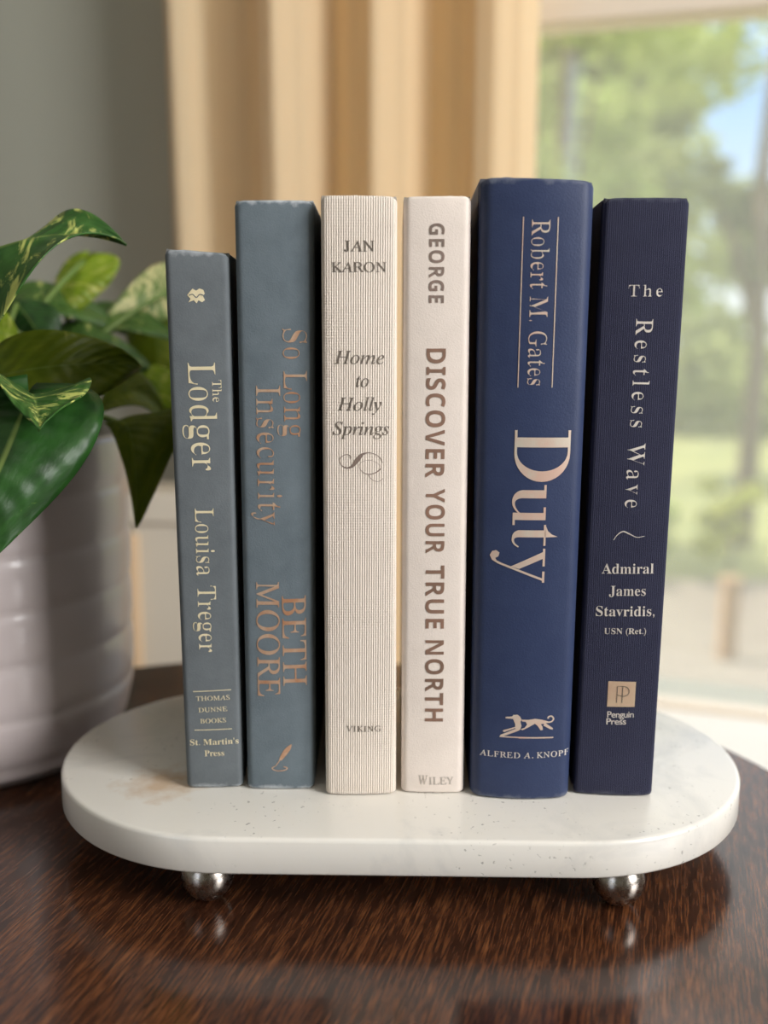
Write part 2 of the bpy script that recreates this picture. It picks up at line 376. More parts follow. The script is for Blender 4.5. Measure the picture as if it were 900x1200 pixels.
def text_bm(s, style, spacing=1.0, off=None):
    f, o_, thin = STY[style]
    c = bpy.data.curves.new('t', 'FONT'); c.body = f(s); c.offset = o_ if off is None else off; c.space_character = spacing; c.resolution_u = 5; c.fill_mode = 'BOTH' if hasattr(c, 'fill_mode') else None
    ob = bpy.data.objects.new('t', c); C.objects.link(ob)
    dg = bpy.context.evaluated_depsgraph_get(); dg.update()
    me = bpy.data.meshes.new_from_object(ob.evaluated_get(dg))
    bm = bmesh.new(); bm.from_mesh(me)
    bpy.data.objects.remove(ob); bpy.data.curves.remove(c); bpy.data.meshes.remove(me)
    bmesh.ops.remove_doubles(bm, verts=bm.verts[:], dist=1e-5)
    if style == 'roman':
        for q in bm.verts: q.co.x -= q.co.y*.277
    if thin:                                   # lighter stems, hairlines kept
        mv = {}
        for e_ in bm.edges:
            if len(e_.link_faces) != 1: continue
            d = e_.verts[1].co-e_.verts[0].co; nn = Vector((d.y, -d.x, 0)); c_ = e_.link_faces[0].calc_center_median()
            if nn.length < 1e-9: continue
            nn.normalize()
            if nn.dot(c_-e_.verts[0].co) < 0: nn = -nn
            for q in e_.verts: mv[q] = mv.get(q, Vector((0, 0, 0)))+nn*max(d.length, 1e-4)
        for q, d in mv.items():
            if d.length > 1e-9: q.co.x += thin*d.normalized().x
    return bm
def cap_h(style):
    bm = text_bm('H', style); h = max(q.co.y for q in bm.verts); bm.free(); return h
CAP = {}
def merge(dst, src):
    mp = {q: dst.verts.new(q.co) for q in src.verts}
    for f in src.faces:
        try: dst.faces.new([mp[q] for q in f.verts])
        except ValueError: pass
    src.free()
def poly(bm, pts):
    vs = [bm.verts.new((p[0], p[1], 0)) for p in pts]
    f = bm.faces.new(vs); bmesh.ops.triangulate(bm, faces=[f])
def stroke(bm, pts, wd):
    pts = [Vector((p[0], p[1])) for p in pts]; L_ = []; R_ = []
    for i, p in enumerate(pts):
        t = (pts[min(i+1, len(pts)-1)]-pts[max(i-1, 0)]).normalized(); nn = Vector((-t.y, t.x))
        w_ = (wd[i] if isinstance(wd, (list, tuple)) else wd)/2
        L_.append(bm.verts.new((*(p+nn*w_), 0))); R_.append(bm.verts.new((*(p-nn*w_), 0)))
    for i in range(len(pts)-1): bm.faces.new((L_[i], R_[i], R_[i+1], L_[i+1]))
def spline(pts, k=8):
    P = [Vector((*p, 0)[:3]) for p in pts]; out = []
    for i in range(len(P)-1):
        p0, p1, p2, p3 = P[max(i-1, 0)], P[i], P[i+1], P[min(i+2, len(P)-1)]
        for j in range(k):
            t = j/k
            out.append(.5*((2*p1)+(p2-p0)*t+(2*p0-5*p1+4*p2-p3)*t*t+(3*p1-p0-3*p2+p3)*t**3))
    out.append(P[-1]); return out

# ------------------------------------------------------------------ books
m_page = mat('page_paper', (232, 222, 202), .9); n = N(m_page); n.bump(n.wave(n.coord(), 900, 'X'), .3, .0004)
class Book:
    """local frame: x across the spine, y away from the camera, z up; millimetres in the tables"""
    def __init__(s, label, cov, pos, yaw, xb, xt, hs, sag, rc, depth=.138, worn=.0003):
        s.t = thing('hardcover_book', label, 'book', (pos[0], pos[1], ZT+.0002), yaw, 'hardcover books in the row on the marble stand')
        s.xb = [q/1000 for q in xb]; s.xt = [q/1000 for q in xt]; s.hl, s.hr = hs[0]/1000, hs[1]/1000; s.H = (s.hl+s.hr)/2
        s.hw = (s.xb[1]-s.xb[0]+s.xt[1]-s.xt[0])/4; s.sag = sag/1000; s.rc = rc/1000; s.cov = cov
        hw = s.hw
        xs = [-hw+2*hw*(.5-.5*math.cos(PI*i/36)) for i in range(37)]
        zs = [0, .0005, .0014]+[.0014+(s.H-.0028)*i/24 for i in range(1, 24)]+[s.H-.0014, s.H-.0005, s.H]
        ins = [.0011, .0003]+[0]*(len(zs)-4)+[.0003, .0011]
        bm = bmesh.new(); rows = []
        bk = .0105
        back = [(hw, s.rc+.003), (hw-.0005, s.rc+.0046), (hw-.0018, s.rc+.0056), (hw-.0016, bk), (-hw+.0016, bk), (-hw+.0018, s.rc+.0056), (-hw+.0005, s.rc+.0046), (-hw, s.rc+.003)]
        for z, e in zip(zs, ins):
            row = []
            for x in xs:
                wz = z
                if z == s.H: wz = z-worn*(1+noise.noise((x*300, pos[0]*90, 3)))*.8-worn*1.5*(abs(x)/hw)**8
                elif z == 0: wz = worn*max(0, noise.noise((x*350, pos[0]*70, 9)))*1.2
                if z > s.H-.006: wz -= .0022*(abs(x)/hw)**14*((z-(s.H-.006))/.006)**2
                elif z < .004: wz += .0007*(abs(x)/hw)**14*(1-z/.004)
                f_ = s.front(x)+e
                row.append(bm.verts.new(s.warp(x*(1-e/hw*.3), f_, wz)))
            for x, y in back: row.append(bm.verts.new(s.warp(x*(1-e/hw*.3), y, z)))
            rows.append(row)
        nn = len(rows[0])
        for a, b in zip(rows, rows[1:]):
            for i in range(nn): bm.faces.new((a[i], a[(i+1) % nn], b[(i+1) % nn], b[i]))
        bm.faces.new(rows[0][::-1]); bm.faces.new(rows[-1])
        s.spine = obj('spine', bm, cov, s.t)
        y0 = s.rc+.0062
        for nm, sg in (('front_cover', 1), ('back_cover', -1)):
            bm = bmesh.new(); add_box(bm, (sg*(hw-.0013), (y0+depth)/2, s.H/2), (.0028, depth-y0, s.H-.0006), .0007)
            for q in bm.verts: q.co = s.warp(*q.co)
            obj(nm, bm, cov, s.t, smooth=False)
        bm = bmesh.new(); add_box(bm, (0, (bk+depth-.004)/2, s.H/2), (2*(hw-.003), depth-.004-bk-.0004, s.H-.007), 0)
        for q in bm.verts: q.co = s.warp(*q.co)
        obj('page_block', bm, m_page, s.t, smooth=False)
    def front(s, x):
        y = s.sag*((x/s.hw)**2-1); d = abs(x)-(s.hw-s.rc)
        if d > 0: y += s.rc-math.sqrt(max(s.rc**2-d*d, 0))
        return y
    def xs_at(s, z):
        k = z/s.H; l = s.xb[0]+(s.xt[0]-s.xb[0])*k; r_ = s.xb[1]+(s.xt[1]-s.xb[1])*k; return l, r_
    def warp(s, x, y, z):
        l, r_ = s.xs_at(z); k = z/s.H
        f = (x/s.hw+1)/2
        return Vector((l+(r_-l)*f, y, z*(1+((s.hr-s.hl)*(f-.5))/s.H)))
    def lay(s, name, bm, m):
        """bm holds flat shapes, x across and y up (metres, book frame); wrap them on the spine"""
        x0 = min(q.co.x for q in bm.verts); x1 = max(q.co.x for q in bm.verts)
        k = math.floor(x0/.001)
        while k*.001 < x1:
            bmesh.ops.bisect_plane(bm, geom=bm.verts[:]+bm.edges[:]+bm.faces[:], plane_co=(k*.001, 0, 0), plane_no=(1, 0, 0)); k += 1
        for q in bm.verts:
            x, z = q.co.x, q.co.y
            l, r_ = s.xs_at(z); xn = ((x-l)/(r_-l)*2-1)*s.hw
            xn = max(-s.hw*.995, min(s.hw*.995, xn))
            q.co = Vector((x, s.front(xn)-.00016, z))
        for f in bm.faces:
            f.normal_update()
            if f.normal.y > 0: f.normal_flip()
        o = obj(name, bm, m, s.t, smooth=False, recalc=False)
        if 'foil' in m.name: o['label'] = m.name.split('.')[0].replace('_foil', '').replace('_', ' ')+' '+name.replace('_', ' ')+' on the spine'
        return o
    def text(s, into, body, style, start, end, cap, spacing=1.0, off=None, arc=0):
        """start/end = (x, z) of the ink's first and last point on the baseline, mm; cap = capital height, mm"""
        if style not in CAP: CAP[style] = cap_h(style)
        t = text_bm(body, style, spacing, off)
        x0 = min(q.co.x for q in t.verts); x1 = max(q.co.x for q in t.verts)
        a = Vector(start)/1000; b = Vector(end)/1000; d = (b-a); L_ = d.length; d /= L_; nrm = Vector((-d.y, d.x)); k = cap/1000/CAP[style]
        for q in t.verts:
            f = (q.co.x-x0)/(x1-x0); p = a+d*L_*f+nrm*(q.co.y*k-arc/1000*4*f*(1-f)); q.co = Vector((p.x, p.y, 0))
        merge(into, t)
def cloth(name, col, H_, weave=0, rough=.75, var=6, wear=.5, edge=(196, 200, 204)):
    m = mat(name, col, rough, 0, .3); n = N(m); c1 = n.coord()
    lo = tuple(max(0, q-var) for q in col); hi = tuple(min(255, q+var) for q in col)
    base = n.ramp(n.noise(c1, 70, 6, .65), [(.3, lo), (.7, hi)])
    sp = n.n.new('ShaderNodeSeparateXYZ'); n.l.new(c1, sp.inputs[0])      # rubbed head and tail
    dz = n.math('SUBTRACT', H_/2000, n.math('ABSOLUTE', n.math('SUBTRACT', sp.outputs[2], H_/2000), 0))
    rub = n.math('MULTIPLY', n.fr(n.math('ADD', dz, n.math('MULTIPLY', n.math('SUBTRACT', n.noise(c1, 260, 4), .5), .006)), .0002, .0022, 1, 0), wear)
    n.base = n.mix(rub, base, edge); n.col(n.base)
    if weave == 0: n.bump(n.noise(c1, 1500, 3, .6), .25, .0004)
    return m, n
m1, _ = cloth('slate_paper', (100, 106, 110), 217)
m2, _ = cloth('blue_grey_cloth', (101, 112, 119), 235.5, var=7, wear=.8)
m3, n = cloth('ribbed_cream_cloth', (230, 218, 205), 236.8, 1, .8, 3, .3, (240, 234, 226))
c1 = n.coord(); w1 = n.wave(c1, 345, 'X', .8, dscale=40)
n.bump(n.math('ADD', w1, n.math('MULTIPLY', n.wave(c1, 300, 'Z', .6, dscale=30), n.fr(n.noise(c1, 30, 3), .4, .65, 0, .32))), .55, .0007)
n.col(n.mix(n.fr(w1, 0, .5, .3, 0), n.base, (176, 158, 142)))
m4, _ = cloth('warm_white_paper', (226, 214, 204), 237, var=4, wear=.25, edge=(240, 232, 224))
m5, _ = cloth('royal_navy_paper', (46, 57, 88), 243, rough=.5, var=4, wear=.18)
m6, n = cloth('ribbed_navy_cloth', (39, 41, 62), 236.9, 1, .8, 4, .1)
c1 = n.coord(); w1 = n.wave(c1, 420, 'X', 1.5, dscale=60); n.bump(n.math('ADD', w1, n.math('MULTIPLY', n.noise(c1, 1400, 2), .8)), .5, .0005)
n.col(n.mix(n.fr(w1, .3, .8, 0, .3), n.base, (66, 66, 92)))
def foil(name, a, b, rough=.35, metal=.75, sc=60):
    m = mat(name, a, rough, metal); n = N(m); c1 = n.coord(); n.col(n.ramp(n.noise(c1, sc, 4, .7), [(.35, a), (.65, b)])); n.bump(n.noise(c1, 2500, 2), .12, .0003); return m
f1 = foil('pale_gold_foil', (226, 212, 172), (240, 228, 196), .5, .25)
f2 = foil('copper_foil', (190, 138, 104), (214, 188, 164), .4, .35, 90)
f3 = foil('grey_foil', (96, 88, 80), (128, 118, 108), .5, .3); f3b = foil('taupe_foil', (150, 128, 118), (132, 118, 108), .5, .3)
f4 = foil('bronze_foil', (150, 124, 108), (186, 146, 126), .42, .55, 30); f4b = foil('pale_grey_foil', (176, 168, 160), (196, 188, 180), .5, .4)
f5 = foil('rose_silver_foil', (232, 196, 178), (226, 216, 200), .36, .4, 55)
f6 = foil('silver_foil', (218, 208, 200), (236, 228, 218), .45, .35); f6b = foil('rose_gold_foil', (224, 186, 160), (236, 212, 180), .4, .5)
B = bmesh.new

# --- first book: slate grey
b = Book('slate grey hardcover with pale gold lettering, shortest book, at the left end beside the plant', m1, (-.0694, .3976), .06, (-11.64, 11.6), (-14.1, 10.1), (217.6, 216.2), .5, 2.2, .132, .0006)
e = B(); b.text(e, 'Lodger', 'serif', (-6.4, 174.9), (-5.7, 133), 10.4); b.text(e, 'The', 'serif', (2.75, 168.3), (2.85, 159.7), 3.5); b.lay('title_lettering', e, f1)
e = B(); b.text(e, 'Louisa', 'serif', (-5.2, 118.1), (-5.1, 90.6), 7.3); b.text(e, 'Treger', 'serif', (-5.0, 86.6), (-4.9, 59), 7.3); b.lay('author_lettering', e, f1)
e = B(); stroke(e, [(-.00786, .0422), (.0075, .0428)], .00032); stroke(e, [(-.0078, .0256), (.0075, .0259)], .00032); b.lay('rule_lines', e, f1)
e = B(); b.text(e, 'THOMAS', 'roman', (-6.8, 38.2), (6.9, 38.6), 1.9); b.text(e, 'DUNNE', 'roman', (-5.9, 33.3), (5.8, 33.7), 1.9); b.text(e, 'BOOKS', 'roman', (-5.3, 28.5), (5.2, 28.9), 1.9)
b.text(e, "St. Martin's", 'serifb', (-9.7, 19), (10.1, 19.4), 2.5); b.text(e, 'Press', 'serifb', (-3.9, 14.2), (4.1, 14.3), 2.5); b.lay('publisher_lettering', e, f1)
e = B()
for z0 in (199.9,):
    poly(e, [(-.0055, .1975), (-.0046, .1988), (-.0058, .2002), (-.0050, .2013), (-.0038, .2026), (-.0024, .2019), (-.0012, .2027), (.0003, .2022), (.0008, .2008), (.0001, .1999), (.0008, .1984), (-.0003, .1976), (-.0016, .1983), (-.0024, .1972), (-.0034, .1983)])
em = b.lay('emblem', e, f1)
e = B(); stroke(e, [(q.x, q.y) for q in spline([(-.0052, .2001), (-.0038, .2005), (-.0024, .1994), (-.0010, .2005), (.0004, .2001)])], .00035)
o = b.lay('emblem_line', e, m1); o.location.y -= .0001; o.parent = em
# --- second book: blue grey, wide
b = Book('blue grey hardcover with copper serif lettering, second from left, worn along its top edge', m2, (-.0420, .3968), .0151, (-13.8, 13.8), (-14.8, 14.8), (235.4, 235.6), .8, 2.6, .138, .0010)
e = B(); b.text(e, 'So Long', 'thin', (3.0, 188), (3.2, 146.6), 8.9); b.text(e, 'Insecurity', 'thin', (-7.6, 166.5), (-7.4, 111.5), 9.3); b.lay('title_lettering', e, f2)
e = B(); b.text(e, 'BETH', 'roman', (1.5, 83), (1.7, 45.2), 9.4); b.text(e, 'MOORE', 'roman', (-8.7, 88.6), (-8.7, 40.7), 9.0); b.lay('author_lettering', e, f2)
e = B(); poly(e, [(q.x, q.y) for q in spline([(-.0005, .0131), (.0002, .0150), (.0018, .0178), (.0046, .0200), (.0042, .0178), (.0024, .0152), (.0006, .0130)], 4)])
stroke(e, [(0, .0134), (-.0020, .0104)], [.0004, .0003])
stroke(e, [(q.x, q.y) for q in spline([(-.0022, .0104), (-.0034, .0096), (-.0024, .0087), (.0000, .0084), (.0022, .0089), (.0028, .0097), (.0014, .0103)])], .00038)
b.lay('emblem', e, f2)
# --- third book: ribbed cream cloth
b = Book('ribbed cream cloth hardcover with small grey italic title, third from left', m3, (-.0086, .3922), .0419, (-14.36, 14.36), (-15.5, 12.8), (236.8, 236.8), 1.0, 2.0, .138, .0006)
e = B(); b.text(e, 'JAN', 'roman', (-6.9, 216.3), (4.4, 216.4), 3.9); b.text(e, 'KARON', 'roman', (-11.5, 208.8), (8.9, 209), 3.6); b.lay('author_lettering', e, f3)
e = B(); b.text(e, 'Home', 'ital', (-10.6, 175), (8.3, 175), 4.9); b.text(e, 'to', 'ital', (-2.4, 166.3), (2.5, 166.3), 4.9); b.text(e, 'Holly', 'ital', (-9.5, 157.4), (7.4, 157.4), 4.9); b.text(e, 'Springs', 'ital', (-11.2, 148.1), (10.4, 148.1), 4.9); b.lay('title_lettering', e, f3)
def sw(x, y): return ((-8.8+(x-90)/(750-90)*16.9)/1000, (141.45-(y-140)/(580-140)*11.5)/1000)
e = B()
P = spline([sw(*q) for q in ((268, 235), (250, 190), (190, 178), (120, 215), (95, 275), (130, 340), (210, 375), (290, 345), (360, 260), (430, 180), (520, 150), (620, 168), (700, 220), (742, 300))], 6)
wd = [.00022+.0014*math.exp(-((i/len(P)-.62)/.09)**2)+.0003*math.exp(-((i/len(P)-.5)/.12)**2) for i in range(len(P))]
stroke(e, [(q.x, q.y) for q in P], wd)
P = spline([sw(*q) for q in ((730, 375), (690, 325), (600, 270), (500, 262), (410, 300), (395, 370), (450, 440), (540, 468), (640, 445), (720, 385))], 6)
stroke(e, [(q.x, q.y) for q in P], [.0001+.0004*max(0, (i/len(P)-.55)/.45) for i in range(len(P))])
P = spline([sw(*q) for q in ((530, 475), (580, 545), (660, 578), (720, 562), (748, 530))], 6); stroke(e, [(q.x, q.y) for q in P], .00016)
b.lay('flourish', e, f3b)
e = B(); b.text(e, 'VIKING', 'roman', (-6, 27.8), (8, 27.7), 2.4, 1.15); b.lay('publisher_lettering', e, f3)
# --- fourth book: warm white, bold sans
b = Book('smooth warm white hardcover with bronze block capitals, fourth from left', m4, (.0207, .3942), -.0153, (-12.84, 12.84), (-14.2, 10.9), (236.9, 237.2), .8, 2.6, .136, .0006)
e = B(); b.text(e, 'GEORGE', 'sans', (-4.5, 226.8), (-4.3, 197.8), 5.6, 1.1); b.lay('author_lettering', e, f3b)
e = B()
for s_, z0, z1, xb in (('DISCOVER', 180.9, 131.4, -4.9), ('YOUR', 127, 101.3, -4.35), ('TRUE', 96.4, 70.5, -4.0), ('NORTH', 65.7, 31.4, -3.7)): b.text(e, s_, 'sans', (xb, z0), (xb+.2, z1), 7.3, 1.08)
b.lay('title_lettering', e, f4)
e = B(); b.text(e, 'W', 'roman', (-5.95, 4.0), (-1.9, 4.05), 4.0); b.text(e, 'ILEY', 'roman', (-1.5, 4.05), (8.6, 4.2), 3.2); b.lay('publisher_lettering', e, f4b)
# --- fifth book: royal navy, tallest
b = Book('glossy royal navy hardcover with rose silver lettering, tallest and thickest of the row', m5, (.0563, .3912), -.03, (-20.15, 20.15), (-21.7, 20.3), (243.5, 242.4), 2.9, 4.2, .142, .0006)
e = B(); b.text(e, 'Robert M. Gates', 'thin', (-2.7, 228), (-2.5, 167.5), 6.7); b.lay('author_lettering', e, f5)
e = B(); stroke(e, [(-.00585, .2289), (-.0060, .1667)], .00036); stroke(e, [(.0069, .2289), (.00685, .1668)], .00036); b.lay('rule_lines', e, f5)
e = B()
def glyph(x0, z0, z1, ht):
    return lambda a, h: ((x0+h*ht)/1000, (z0+(z1-z0)*a)/1000)
def arc(cx, cy, rx, ry, a0, a1, k=18): return [(cx+rx*math.cos(math.radians(a0+(a1-a0)*i/k)), cy+ry*math.sin(math.radians(a0+(a1-a0)*i/k))) for i in range(k+1)]
def gp(G, pts): poly(e, [G(*q) for q in pts])
G = glyph(-6.6, 150.6, 130.8, 21.4)
gp(G, [(.14, .02), (.33, .02), (.33, .98), (.14, .98)])
gp(G, [(0, 0), (.45, 0)]+arc(.45, .5, .55, .5, -90, 90)+[(0, 1), (0, .955), (.42, .955)]+arc(.42, .5, .375, .455, 90, -90)+[(0, .045)])
def gs(G, pts, wd):                       # tapering curved stroke in glyph units
    q = [G(p_.x, p_.y) for p_ in spline(pts, 8)]; k = len(q)
    stroke(e, q, [(wd[0]+(wd[1]-wd[0])*i/(k-1))/1000 for i in range(k)])
G = glyph(-6.55, 129.6, 113.8, 12.7)
gp(G, [(0, .93), (.13, .93), (.13, 1), (0, 1)]); gp(G, [(.13, .3), (.33, .3), (.33, 1), (.13, 1)])
gp(G, [(.13, .3)]+arc(.42, .3, .29, .33, 180, 270, 12)+arc(.44, .3, .11, .24, 270, 180, 12))
gs(G, [(.42, .015), (.52, .03), (.62, .1), (.70, .2)], (1.15, .5))
gp(G, [(.55, .93), (.69, .93), (.69, 1), (.55, 1)]); gp(G, [(.69, 0), (.87, 0), (.87, 1), (.69, 1)]); gp(G, [(.87, 0), (1, 0), (1, .07), (.87, .07)])
G = glyph(-6.4, 114.0, 105.0, 17.6)
gp(G, [(0, .685), (.92, .685), (.92, .73), (0, .73)]); gp(G, [(.24, .16), (.55, .16), (.55, .73), (.24, .73)])
gp(G, [(.06, .73), (.55, .73), (.53, 1.0), (.43, .87), (.28, .78)])
gp(G, [(.24, .16)]+arc(.56, .16, .32, .17, 180, 270, 10)+arc(.62, .16, .07, .11, 270, 180, 10))
gs(G, [(.56, .02), (.7, .012), (.85, .05), (.98, .14)], (1.1, .5))
G = glyph(-6.3, 104.6, 91.0, 12.8)
gp(G, [(0, .93), (.52, .93), (.52, 1), (0, 1)]); gp(G, [(.67, .93), (1, .93), (1, 1), (.67, 1)])
gp(G, [(.09, .95), (.29, .95), (.60, .22), (.53, -.03)])
gp(G, [(.88, .95), (.95, .95), (.60, -.02), (.46, -.42), (.36, -.60), (.22, -.67), (.10, -.60), (.07, -.48), (.14, -.38), (.25, -.41), (.30, -.50), (.37, -.46), (.44, -.30), (.53, -.03)])
b.lay('title_lettering', e, f5)
e = B()
def dg_(x, y): return ((-9.28+(x-135)/(705-135)*22.0)/1000, (36.75-(y-121)/(393-121)*10.3)/1000)
def dp(pts): poly(e, [dg_(*q) for q in pts])
dp([(195, 172), (198, 155), (262, 148), (275, 130), (320, 126), (346, 150), (362, 180), (350, 205), (362, 250), (350, 290), (300, 292), (296, 230), (272, 175)])
dp([(362, 180), (430, 182), (500, 170), (570, 180), (640, 202), (640, 218), (560, 232), (500, 225), (440, 262), (375, 298), (350, 290), (395, 270), (420, 235), (405, 205), (366, 200)])
dp([(350, 290), (335, 304), (180, 372), (140, 374), (150, 358), (300, 286)]); dp([(310, 272), (185, 327), (168, 318), (180, 304), (300, 262)])
dp([(600, 212), (692, 280), (690, 298), (660, 288), (590, 248)]); dp([(560, 225), (582, 262), (586, 296), (562, 300), (530, 250), (500, 225)])
stroke(e, [(q.x, q.y) for q in spline([dg_(*q) for q in ((636, 212), (675, 205), (695, 175), (672, 145), (640, 152), (638, 172))])], .0006)
stroke(e, [dg_(140, 378), dg_(700, 384)], .0005)
for i in range(26): stroke(e, [dg_(340+i*14, 392), dg_(346+i*14, 382)], .0003)
b.lay('emblem', e, f5)
e = B(); b.text(e, 'ALFRED A. KNOPF', 'roman', (-16.9, 18.4), (19.2, 18.8), 2.4, 1.1, arc=.5); b.lay('publisher_lettering', e, f6)
# --- sixth book: ribbed navy cloth
b = Book('dark navy ribbed cloth hardcover with silver lettering, at the right end of the row', m6, (.0950, .3934), -.06, (-15.8, 15.8), (-13.9, 17.1), (236.9, 236.9), 1.2, 1.4, .138, .0006)
e = B(); b.text(e, 'The', 'serif', (-3.9, 200.7), (8.9, 200.8), 4.2, 1.25); b.text(e, 'Restless', 'serif', (-.5, 192.6), (-.8, 151.6), 6.3, 1.3); b.text(e, 'Wave', 'serif', (-1.1, 145.6), (-1.3, 120.2), 6.5, 1.3); b.lay('title_lettering', e, f6)
e = B(); P = spline([(-.00496, .1073), (-.0036, .1094), (-.0014, .1108), (.0012, .1098), (.0040, .1086), (.00695, .1091)]); stroke(e, [(q.x, q.y) for q in P], [.00022+.0003*math.exp(-((i/len(P)-.45)/.25)**2) for i in range(len(P))]); b.lay('flourish', e, f6)
e = B(); b.text(e, 'Admiral', 'serifb', (-8.9, 93.7), (11.3, 94.1), 4.0); b.text(e, 'James', 'serifb', (-5.7, 84.8), (8.6, 85.1), 4.0); b.text(e, 'Stavridis,', 'serifb', (-10.4, 76.3), (12.6, 76.8), 4.0); b.text(e, 'USN (Ret.)', 'serifb', (-6.9, 69), (9.6, 69.4), 2.4); b.lay('author_lettering', e, f6)
e = B(); poly(e, [(-.0044, .0386), (.0066, .0388), (.0067, .0494), (-.0043, .0494)]); em = b.lay('emblem', e, f6b)
e = B()
def pq(x, y): return ((-4.4+(x-180)/(660-180)*11.1)/1000, (49.4-(y-195)/(655-195)*10.7)/1000)
stroke(e, [pq(340, 580), pq(345, 280), pq(440, 280)], .00028); stroke(e, [pq(432, 580), pq(436, 282)], .00028)
stroke(e, [(q.x, q.y) for q in spline([pq(*q) for q in ((436, 280), (505, 295), (545, 350), (540, 410), (495, 450), (440, 460), (342, 440))])], .00028)
o = b.lay('emblem_monogram', e, f3); o.location.y -= .00012; o.parent = em
e = B(); b.text(e, 'Penguin', 'plain', (-4.1, 34), (6.5, 34.3), 2.6, .9); b.text(e, 'Press', 'plain', (-4.3, 31.0), (3.6, 31.3), 2.6, .9); b.lay('publisher_lettering', e, f6)

# ------------------------------------------------------------------ potted pothos
m_pot = mat('glazed_ceramic', (216, 203, 202), .36); n = N(m_pot); n.b.inputs['Coat Weight'].default_value = .4; n.b.inputs['Coat Roughness'].default_value = .1
m_soil = mat('potting_soil', (48, 36, 28), 1); n = N(m_soil); n.bump(n.noise(n.coord(), 300, 4), 1, .004)
PX, PY = -.216, .522
pl = thing('potted_pothos', 'trailing pothos with variegated green leaves in a ribbed lilac white ceramic pot', 'plant', (PX, PY, .74))
prof = [(0, .0), (.062, .0), (.066, .001), (.0675, .004)]
for i in range(81):
    z = .006+(.158)*i/80
    r_ = .0685+.0115*min(1, z/.035)**.6+.0015*z/.16
    ph = ((z-.012)/.0262) % 1.0
    r_ += .0013*(1-abs(2*ph-1)**4)-.0009
    prof.append((r_, z))
rt = prof[-1][0]
prof += [(rt+.0002, .1665), (rt-.0012, .1685), (rt-.0032, .1685), (rt-.0045, .166), (rt-.006, .12), (rt-.012, .03), (0, .025)]
bm = bmesh.new(); lathe(bm, prof, 128); obj('pot', bm, m_pot, pl)
bm = bmesh.new(); lathe(bm, [(0, .146), (.03, .148), (.06, .145), (.0745, .143), (.0745, .10), (0, .10)], 64)
for q in bm.verts: q.co.z += .002*noise.noise(q.co*150)
obj('soil', bm, m_soil, pl)
def leafmat(name, dark, mid, pale, amt, rough=.42, tr_=.22):
    m = mat(name, mid, rough); n = N(m)
    uv = n.coord('UV', (1, 1, 1)); uo = n.coord('UV', (9, 2.2, 1))
    a = n.noise(uo, 1.3, 5, .65, .8)
    c_ = n.ramp(n.noise(uv, 7, 4), [(.3, dark), (.7, mid)])
    c_ = n.mix(n.fr(a, .64-amt*.3, .72-amt*.3), c_, pale)
    # pale midrib
    sp = n.n.new('ShaderNodeSeparateXYZ'); n.l.new(uv, sp.inputs[0])
    rib = n.fr(n.math('ABSOLUTE', n.math('SUBTRACT', sp.outputs[1], .5), 0), .004, .018, .5, 0)
    c_ = n.mix(rib, c_, (150, 170, 90)); n.col(c_)
    # lateral veins
    q = n.math('SUBTRACT', sp.outputs[0], n.math('MULTIPLY', n.math('ABSOLUTE', n.math('SUBTRACT', sp.outputs[1], .5), 0), .5))
    cb = n.n.new('ShaderNodeCombineXYZ'); n.l.new(q, cb.inputs[0])
    n.bump(n.math('ADD', n.wave(cb.outputs[0], 3.2, 'X', 0), n.math('MULTIPLY', n.noise(uv, 14, 3), .8)), .3, .0014)
    t = n.n.new('ShaderNodeBsdfTranslucent'); n.l.new(c_, t.inputs[0]); x = n.n.new('ShaderNodeMixShader'); x.inputs[0].default_value = tr_
    n.l.new(n.b.outputs[0], x.inputs[1]); n.l.new(t.outputs[0], x.inputs[2]); n.l.new(x.outputs[0], n.n['Material Output'].inputs[0])
    return m
l_dark = leafmat('leaf_deep_green', (28, 62, 22), (46, 92, 34), (150, 180, 84), -.15)
l_mid = leafmat('leaf_mid_green', (56, 92, 36), (88, 126, 54), (196, 206, 120), .1)
l_lime = leafmat('leaf_lime', (130, 162, 34), (168, 190, 50), (222, 222, 124), .3, .4, .45)
l_pale = leafmat('leaf_pale_variegated', (108, 140, 74), (150, 172, 104), (226, 222, 164), .55, .4, .3)
l_var = leafmat('leaf_variegated', (40, 82, 30), (66, 112, 44), (196, 204, 112), .3)
l_olive = leafmat('leaf_backlit_olive', (112, 132, 34), (142, 156, 48), (184, 186, 96), -.05, .42, .6)  # yellowed and lightened to stand for light coming through the blades
IP = Vector((PX, PY, -(ZT-.74)))          # tray-top frame to the pot's own frame
